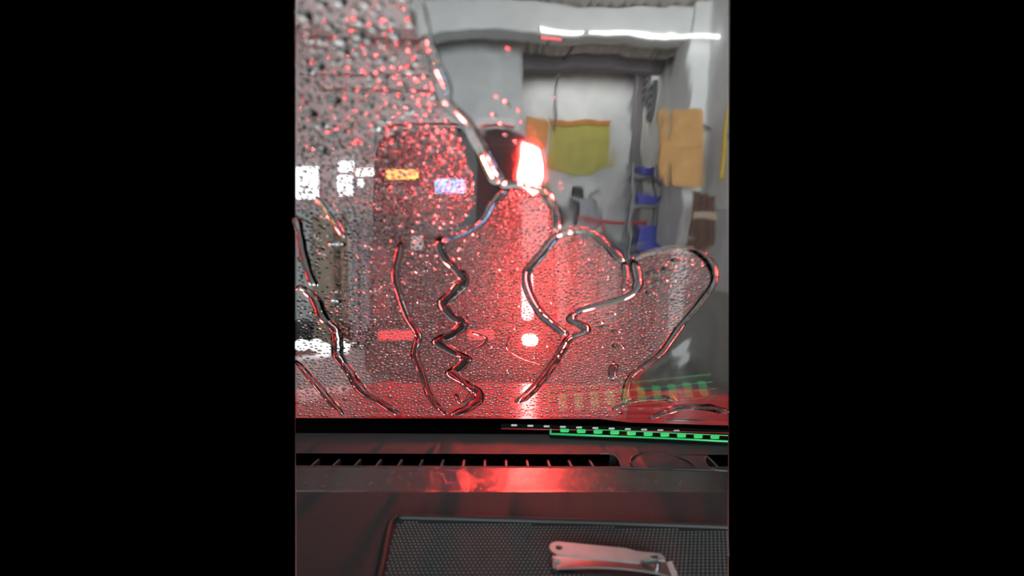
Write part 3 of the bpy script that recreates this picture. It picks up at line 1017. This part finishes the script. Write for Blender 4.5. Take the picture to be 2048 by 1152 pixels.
# big drops of the upper left, then the medium and the fine ones
for _ in range(5200):
    x, y = rnd.uniform(592, 952), rnd.uniform(-10, 300)
    left = 1 - (x - 592) / 360
    r = rnd.choice((rnd.uniform(3.2, 5.5), rnd.uniform(4, 7.5), rnd.uniform(6, 10.5) * (1 if left > .35 else .7)))
    if rnd.random() < .55 + .45 * left: try_drop(x, y, r, rnd.uniform(1.0, 1.5) if left > .5 else 1.0, lerp(6.5, 2.0, y / 300))
for _ in range(6500):
    x, y = rnd.uniform(592, 955), rnd.uniform(255, 520)
    if any(inside(b, x, y) for b in BARE) and rnd.random() < .85: continue
    if x < 700 and rnd.random() < .55: continue
    try_drop(x, y, rnd.uniform(2.4, 4.6), rnd.uniform(1.0, 1.35), 1.1)
for x, y, r, sx in ((1310, 545, 9, 2.0), (1335, 540, 8, 1.8), (1352, 520, 7, 1.6), (1322, 562, 7, 2.0), (1290, 570, 8, 1.8), (1262, 602, 9, 1.9), (1234, 613, 9, 1.6),
                    (1222, 628, 6, 1.9), (1212, 653, 7, 2.2), (1236, 692, 9, 1.7), (1232, 662, 6, 1.8), (1300, 585, 6, 2.0), (1345, 600, 5, 1.6), (1200, 645, 6, 1.6),
                    (665, 600, 9, 1.7), (745, 636, 7, 1.3), (840, 630, 6, 1.5), (842, 606, 6, 1.6), (842, 542, 7, 1.8), (672, 584, 5, 1.6), (748, 582, 6, 1.4),
                    (705, 685, 6, 2.4), (622, 625, 4, 1.6), (720, 690, 5, 2.0), (688, 780, 7, .8), (690, 800, 6, .8), (780, 795, 6, .8), (790, 812, 5, .9)):
    try_drop(x, y, r, sx, .4)
for _ in range(120000):
    x, y = rnd.uniform(592, 1425), rnd.uniform(372, 836)
    if any(inside(b, x, y) for b in BARE) and rnd.random() < .93: continue
    if x < 700 and y < 720 and rnd.random() < .8: continue
    if x < 800 and y > 680 and rnd.random() < .45: continue
    r = rnd.choice((rnd.uniform(1.9, 2.6), rnd.uniform(2.2, 3.0), rnd.uniform(2.4, 3.8)))
    try_drop(x, y, r, rnd.uniform(1.05, 1.4), .5)
# loose elongated beads clinging in the clear sheet near the lamp
drops.sort(key=lambda d: -d[2] * d[3])


def drop_matrix(x, y, r, sx, h=.00012):
    p = g(x, y, h)
    s = (p - EYE).length / F
    # the glass leans away: a drop looks lower than wide, so it is rounder on the glass than in the picture
    R = Matrix((GU, GV, GN)).transposed().to_4x4()
    return Matrix.Translation(p) @ R @ Matrix.Rotation(rnd.uniform(-.35, .35), 4, 'Z') @ Matrix.Diagonal((s * r * sx, s * r * 1.15, s * r * 1.05, 1))


tmes = []
for t, (vs, fs, sm) in enumerate(TPL_L):
    me = bpy.data.meshes.new('water_drop')
    me.from_pydata([tuple(v) for v in vs], [], fs); me.polygons.foreach_set('use_smooth', sm); me.update()
    me.materials.append(M['water']); tmes.append(me)
NB = 290
for d in drops[:NB]:
    o = bpy.data.objects.new('water_drop', tmes[rnd.randrange(len(tmes))]); COL.objects.link(o)
    o.matrix_world = drop_matrix(*d)
    gx, gy = d[0], d[1]
    if gx > 1100: lab = 'flattened clear water drop in the right hand drop patch'
    elif gy < 60: lab = 'round clear water drop at the top left edge of the windscreen'
    elif gy < 235 and gx < 690: lab = 'round clear water drop near the left edge above the bright windows'
    elif gy < 235: lab = 'round clear water drop between the left edge and the broad water ridge'
    elif gy < 470 and gx > 740: lab = 'round clear water drop over the rear window of the van'
    elif gy < 420: lab = 'round clear water drop around the bright windows'
    else: lab = 'larger clear water drop among the fine ones in the lower left'
    tag(o, lab, 'water drop', 'large water drops on the windscreen')
# beads riding on the clear sheet above the brake lamp
for (x, y, r, sx, ang) in ((994, 193, 4, 1.5, -.3), (1014, 208, 5, 2.4, -.8), (1036, 222, 4, 1.4, -.5), (988, 231, 5, 1.7, -.6), (1002, 250, 4.5, 2.2, -.9),
                           (1042, 243, 3, 1.5, -.7), (1018, 104, 4, 2.2, -1.1), (1010, 268, 3.5, 1.4, -.4), (1108, 193, 3, 1.0, 0), (1030, 282, 3.5, 1.6, -.7)):
    o = bpy.data.objects.new('water_drop', tmes[rnd.randrange(len(tmes))]); COL.objects.link(o)
    p = g(x, y, .0016); sc = (p - EYE).length / F
    R = Matrix((GU, GV, GN)).transposed().to_4x4()
    o.matrix_world = Matrix.Translation(p) @ R @ Matrix.Rotation(ang, 4, 'Z') @ Matrix.Diagonal((sc * r * sx, sc * r, sc * r, 1))
    tag(o, 'red glinting streak of water on the clear sheet above the brake lamp', 'water drop', 'red glints above the lamp')
vs_all, fs_all, sm_all = [], [], []
for d in drops[NB:]:
    vs, fs, sm = TPL_S[rnd.randrange(len(TPL_S))]
    Mx = drop_matrix(*d); b0 = len(vs_all)
    vs_all += [tuple(Mx @ v - BASE) for v in vs]
    fs_all += [tuple(i + b0 for i in f) for f in fs]; sm_all += sm
me = bpy.data.meshes.new('water_droplets'); me.from_pydata(vs_all, [], fs_all)
me.polygons.foreach_set('use_smooth', sm_all); me.update(); me.materials.append(M['water'])
o = bpy.data.objects.new('water_droplets', me); COL.objects.link(o); o.location = BASE
tag(o, 'thousands of fine red glinting water droplets covering the lower windscreen', 'water droplets', kind='stuff')
print('DROPS', len(drops))

# ------------------------------------------------------------------ dashboard
PROF = [(1190, .245), (1152, .2655), (1040, .3225), (1000, .3500), (982, .3620)]


def prof_pt(row, Y): return row_at(row, Y)


P_near = [row_at(1230, .228), row_at(1152, .2655), row_at(1040, .3225), row_at(1000, .349), row_at(984, .3605)]
P_strip = [row_at(984, .3605), row_at(981, .364), row_at(958, .386), row_at(936, .409)]
P_vent0, P_vent1 = row_at(932, .413), row_at(908, .443)
P_upper = [P_vent1, row_at(905, .447), row_at(885, .474), row_at(868, .502)]
P_cowl = [row_at(868, .502), row_at(866, .505), row_at(856, .5085), row_at(850, .511)]
dash = empty('dashboard', (0, P_strip[0].y, P_strip[0].z))


def sheet(profile, name, m, x0=-.6, x1=.6, parent=dash, smooth=True, nsub=1):
    bm = bmesh.new()
    A = [bm.verts.new((x0, p.y, p.z)) for p in profile]; B = [bm.verts.new((x1, p.y, p.z)) for p in profile]
    for i in range(len(profile) - 1):
        bm.faces.new((A[i], B[i], B[i + 1], A[i + 1]))
    # underside so that the panel has thickness
    C = [bm.verts.new((x0, p.y, p.z - .006)) for p in profile]; D = [bm.verts.new((x1, p.y, p.z - .006)) for p in profile]
    for i in range(len(profile) - 1):
        bm.faces.new((C[i], C[i + 1], D[i + 1], D[i]))
    bm.faces.new((A[0], C[0], D[0], B[0])); bm.faces.new((A[-1], B[-1], D[-1], C[-1]))
    return link(name, bm, m, parent, False, trim=True)


sheet(P_near, 'soft_pad', M['dash_leather'])
sheet(P_strip, 'satin_strip', M['dash_gloss'])
sheet([P_strip[-1], P_vent0], 'vent_lip', M['dash'])
sheet(P_upper, 'upper_panel', M['dash'])
sheet(P_cowl, 'rear_cowl', M['black'])
dv = Vector((0, 0, -.016))
sheet([P_vent0, P_vent0 + dv, P_vent1 + dv + Vector((0, .012, 0)), P_vent1], 'vent_trough', M['black'])
VN = (P_vent1 - P_vent0).normalized().cross(Vector((-1, 0, 0))).normalized()
if VN.z < 0: VN = -VN


def on_vent(px, py, h=0): return on_plane(px, py, P_vent0, VN) + VN * h


# panel closing the trough between the two vents
bm = bmesh.new()
prism(bm, [on_vent(x, y, .0006) for x, y in ((1218, 908), (1232, 913), (1241, 922), (1243, 934), (1240, 936), (1425, 941), (1412, 934), (1408, 926), (1410, 916), (1414, 912))], -VN * .02)
link('vent_divider', bm, M['dash'], dash)
vent_slats = []
x = 612
for k in range(17):
    px = 618 + k * 43.9
    if px > 1212: break
    a, b = on_vent(px, 931, -.001), on_vent(px, 908, -.001)
    bm = bmesh.new(); box(bm, a.x - .0011, a.x + .0011, P_vent0.y - .001, P_vent1.y - .006, a.z - .014, a.z - .0008)
    # lower at the far end
    for v in bm.verts:
        if v.co.y > P_vent0.y + .01 and v.co.z > a.z - .005: v.co.z -= .0035
    link('vent_slat', bm, M['slat'], dash)
for px in (1440,):
    a = on_vent(px, 934, -.001)
    bm = bmesh.new(); box(bm, a.x - .0011, a.x + .0011, P_vent0.y - .001, P_vent1.y - .006, a.z - .014, a.z - .0008)
    link('vent_slat', bm, M['slat'], dash)
# lips of the slots
bm = bmesh.new(); tube(bm, spline([on_vent(1200, 908), on_vent(1218, 908), on_vent(1231, 913), on_vent(1239, 922), on_vent(1242, 933)], 4), .0011, 6)
link('vent_edge', bm, M['slat'], dash, True)
bm = bmesh.new(); tube(bm, spline([on_vent(1414, 913), on_vent(1409, 918), on_vent(1413, 930), on_vent(1424, 939), on_vent(1455, 942)], 4), .0011, 6)
link('vent_edge', bm, M['slat'], dash, True, trim=True)
# round sensor cover
c = on_vent(1325, 932, .0012)
ax = Vector((1, 0, 0)); ay = VN.cross(ax).normalized()
if ay.y < 0: ay = -ay
rx = 55 * (c - EYE).length / F
bm = bmesh.new()
rings = []
for rr_, hh in ((1.0, -.003), (1.0, .0010), (.965, .0016), (.93, .0010), (.5, .0016), (.05, .0020)):
    rings.append([c + ax * (rx * rr_ * math.cos(2 * math.pi * k / 40)) + ay * (rx * rr_ * math.sin(2 * math.pi * k / 40)) + VN * (hh - .0040 * (1 - math.sin(2 * math.pi * k / 40)) * rr_) for k in range(40)])
loft(bm, rings)
link('sensor_cover', bm, M['dash'], dash, False)
bm = bmesh.new()
tube(bm, [c + ax * (rx * 1.02 * math.cos(a)) + ay * (rx * 1.02 * math.sin(a)) + VN * .0003 for a in [math.pi * k / 24 for k in range(-1, 26)]], .0009, 6)
link('sensor_ring', bm, M['dash_gloss'], dash, True)
tag(dash, 'dark grey dashboard top with defroster vents under the windscreen', 'dashboard')

# ------------------------------------------------------------------ tray mat with studs
PN = (P_near[2] - P_near[1]).normalized().cross(Vector((-1, 0, 0))).normalized()
if PN.z < 0: PN = -PN


def on_pad(px, py, h=0): return on_plane(px, py, P_near[2], PN) + PN * h


mt = empty('tray_mat', on_pad(1100, 1100, 0))
MATP = [(742, 1220), (764, 1134), (778, 1068), (783, 1052), (791, 1043), (806, 1040), (1140, 1048), (1456, 1060), (1456, 1220)]
bm = bmesh.new(); prism(bm, [on_pad(x, y, .0012) for x, y in MATP], -PN * .004); link('sheet', bm, M['mat_sheet'], mt, trim=True)
bm = bmesh.new()
tube(bm, spline([on_pad(x, y, .0012) for x, y in ((744, 1215), (764, 1134), (776, 1070), (782, 1050), (792, 1041), (808, 1038), (960, 1042), (1140, 1047), (1300, 1052), (1470, 1058))], 4), .0026, 8)
link('raised_border', bm, M['black_rim'], mt, True, trim=True)
pitch_u, pitch_v = .0027, .0060
A0 = on_pad(742, 1220, .0012); ymin, ymax = A0.y, on_pad(1000, 1046).y
vs_all, fs_all = [], []
sl = (P_near[2] - P_near[1]).normalized()
MATI = [on_pad(x, y) for x, y in ((754, 1220), (774, 1134), (786, 1072), (794, 1054), (808, 1047), (1140, 1054), (1456, 1066), (1456, 1220))]
poly2 = [(p.x, p.y) for p in MATI]
y = ymin; row = 0
z_of = lambda yy: P_near[2].z + (yy - P_near[2].y) * sl.z / sl.y
while y < ymax:
    x = -.25 + (pitch_u / 2 if row % 2 else 0)
    while x < .3:
        if inside(poly2, x, y):
            c = Vector((x, y, z_of(y))) + PN * .0012
            b0 = len(vs_all)
            a_ = .0010
            for dx, dy, dz in ((-a_, 0, 0), (0, -a_ * 1.1, 0), (a_, 0, 0), (0, a_ * 1.1, 0), (-a_ * .4, 0, .00055), (0, -a_ * .45, .00055), (a_ * .4, 0, .00055), (0, a_ * .45, .00055)):
                vs_all.append(tuple(c + Vector((dx, dy, 0)) + PN * dz - mt.location))
            fs_all += [(b0, b0 + 1, b0 + 5, b0 + 4), (b0 + 1, b0 + 2, b0 + 6, b0 + 5), (b0 + 2, b0 + 3, b0 + 7, b0 + 6), (b0 + 3, b0, b0 + 4, b0 + 7), (b0 + 4, b0 + 5, b0 + 6, b0 + 7)]
        x += pitch_u
    y += pitch_v / 2 * 1.0; row += 1
me = bpy.data.meshes.new('studs'); me.from_pydata(vs_all, [], fs_all); me.update(); me.materials.append(M['mat_stud'])
o = bpy.data.objects.new('studs', me); COL.objects.link(o); o.parent = mt; o['kind'] = 'stuff'
tag(mt, 'black studded rubber mat in the dashboard tray', 'mat')

# ------------------------------------------------------------------ nail clipper lying on the mat
H0 = .0018
ca, cb = on_pad(1100, 1140, H0), on_pad(1349, 1154, H0)
ex = (cb - ca).normalized(); ey = PN.cross(ex).normalized()
L = (cb - ca).length
nc = empty('nail_clipper', ca)


def cl(x, y, z): return ca + ex * x + ey * y + PN * z


def plate(outline, zf, th, name, m, hole=None, parent=None):
    bm = bmesh.new()
    if hole:
        hx, hy, hr = hole
        o = outline
        h = []
        for p in o:
            a = math.atan2(p[1] - hy, p[0] - hx); h.append((hx + hr * math.cos(a), hy + hr * math.sin(a)))
        T = lambda pts, dz: [cl(p[0], p[1], zf(p[0]) + dz) for p in pts]
        loft(bm, [T(o, 0), T(o, th), T(h, th), T(h, 0), T(o, 0)], cap=False)
        bmesh.ops.remove_doubles(bm, verts=bm.verts[:], dist=1e-6)
    else:
        # strips across so that the plate can bend
        n = len(outline)
        lo = [cl(p[0], p[1], zf(p[0])) for p in outline]; hi = [cl(p[0], p[1], zf(p[0]) + th) for p in outline]
        prism(bm, lo, Vector((0, 0, 0)) + PN * th)
    return link(name, bm, m, parent or nc)


def leaf(z_of_x, th, w_of_x, name, m, x0, x1, n=26):
    bm = bmesh.new()
    rings = []
    for i in range(n + 1):
        x = x0 + (x1 - x0) * i / n; w = w_of_x(x); z = z_of_x(x)
        rings.append([cl(x, -w, z), cl(x, w, z), cl(x, w, z + th), cl(x, -w, z + th)])
    loft(bm, rings)
    return link(name, bm, m, nc)


S = L / .082
wl_ = lambda x: S * (.0062 + .0012 * max(0, (x / L - .75) / .25))
lower = leaf(lambda x: S * (.0004 + .0026 * max(0, (x / L - .82) / .18) ** 2), S * .0012, wl_, 'lower_jaw', M['chrome2'], .02 * L, L)
upper = leaf(lambda x: S * (.0024 + .0032 * math.sin(math.pi * min(1, x / L * 1.02)) - .0012 * max(0, (x / L - .88) / .12)), S * .0012, wl_, 'upper_jaw', M['chrome'], .02 * L, L)
bm = bmesh.new(); tube(bm, [cl(.06 * L, 0, 0), cl(.06 * L, 0, S * .0046)], S * .0022, 12); link('rivet', bm, M['chrome2'], nc)
bm = bmesh.new(); tube(bm, [cl(.035 * L, -S * .0066, S * .0022), cl(.035 * L, S * .004, S * .0022)], S * .0020, 12); link('hinge_roll', bm, M['chrome2'], nc)
bm = bmesh.new(); tube(bm, [cl(.86 * L, 0, 0), cl(.86 * L, 0, S * .0115)], S * .0017, 12); link('pivot_post', bm, M['chrome2'], nc)
# lever on top with an eyelet hole, notched towards the jaws
def arc(cx, cy, r, a0, a1, n): return [(cx + r * math.cos(math.radians(a0 + (a1 - a0) * i / n)), cy + r * math.sin(math.radians(a0 + (a1 - a0) * i / n))) for i in range(n + 1)]
wv = S * .0066
LO = arc(-.01 * L + wv, 0, wv, 270, 90, 14)
LO += [(x * L, wv) for x in (.15, .25, .35, .45, .55, .62)] + [(.66 * L, wv * .85), (.70 * L, wv * .72), (.80 * L, wv * .70), (.90 * L, wv * .66)]
LO += [(.915 * L, wv * .3), (.915 * L, -wv * .3)]
LO += [(.90 * L, -wv * .25), (.80 * L, -wv * .3), (.74 * L, -wv * .5), (.70 * L, -wv * .95)] + [(x * L, -wv) for x in (.62, .55, .45, .35, .25, .15)]
lev = plate(LO, lambda x: S * (.0092 + .0040 * (1 - x / L)), S * .0013, 'lever', M['chrome'], hole=(-.01 * L + wv * .95, wv * .05, S * .0024))
bm = bmesh.new(); tube(bm, [cl(.74 * L, 0, S * .0080), cl(.86 * L, 0, S * .0096)], S * .0026, 8); link('lever_cam', bm, M['black_rim'], nc)
tag(nc, 'folded steel nail clipper lying on the studded mat', 'nail clipper')

# ------------------------------------------------------------------ glowing strips under the windscreen
UNp = (P_upper[-1] - P_upper[0]).normalized().cross(Vector((-1, 0, 0))).normalized()
if UNp.z < 0: UNp = -UNp


def on_up(px, py, h=0): return on_plane(px, py, P_upper[-1], UNp) + UNp * h


gs = empty('green_light_strip', on_up(1280, 885))
GX = [(1100, 863), (1462, 880), (1462, 892), (1100, 876)]
bm = bmesh.new(); prism(bm, [on_up(x, y, .004) for x, y in GX], -UNp * .004); link('body', bm, M['strip_black'], gs, trim=True)
rim_px = [((1101, 864), (1101, 876)), ((1101, 876), (1300, 884)), ((1300, 884), (1470, 892)), ((1101, 863), (1470, 880))]
for i, (a, b) in enumerate(rim_px):
    bm = bmesh.new(); tube(bm, [on_up(*a, .0045), on_up(*b, .0045)], .0012 if i < 3 else .0006, 6); link('edge', bm, M['green_rim'], gs, True, trim=True)
for k in range(11):
    px = 1129 + k * 33.4 * (1 + .004 * k * 0); py = 869 + k * 1.5
    if px > 1450: break
    bm = bmesh.new()
    prism(bm, [on_up(px + p[0], py + p[1], .0052) for p in rr(-9, -2.9, 9, 2.9, 2.7, 4)], -UNp * .0012)
    link('light_dot', bm, M['green'], gs)
tag(gs, 'green glowing strip of oval dots along the dashboard edge', 'light strip')

rs = empty('red_edged_strip', row_at(862, .508))
UN2 = (P_cowl[2] - P_cowl[1]).normalized().cross(Vector((-1, 0, 0))).normalized()
if UN2.z < 0: UN2 = -UN2


def on_cw(px, py, h=0): return on_plane(px, py, P_cowl[2], UN2) + UN2 * h


bm = bmesh.new(); prism(bm, [on_cw(x, y, .003) for x, y in ((1002, 849), (1356, 857), (1456, 862), (1456, 868), (1356, 864), (1002, 859))], -UN2 * .003); link('body', bm, M['strip_black'], rs)
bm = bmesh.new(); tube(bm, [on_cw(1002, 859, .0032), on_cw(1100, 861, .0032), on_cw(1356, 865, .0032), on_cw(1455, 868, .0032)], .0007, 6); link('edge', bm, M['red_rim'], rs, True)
for k in range(11):
    px = 1028 + k * 32.3; py = 852.5 + k * 1.1
    bm = bmesh.new(); prism(bm, [on_cw(px + p[0], py + p[1], .0038) for p in rr(-6, -1.8, 6, 1.8, 1.6, 3)], -UN2 * .0008)
    link('mark', bm, M['grey_dash'], rs)
tag(rs, 'thin black strip with a red edge and grey marks behind the green one', 'strip')
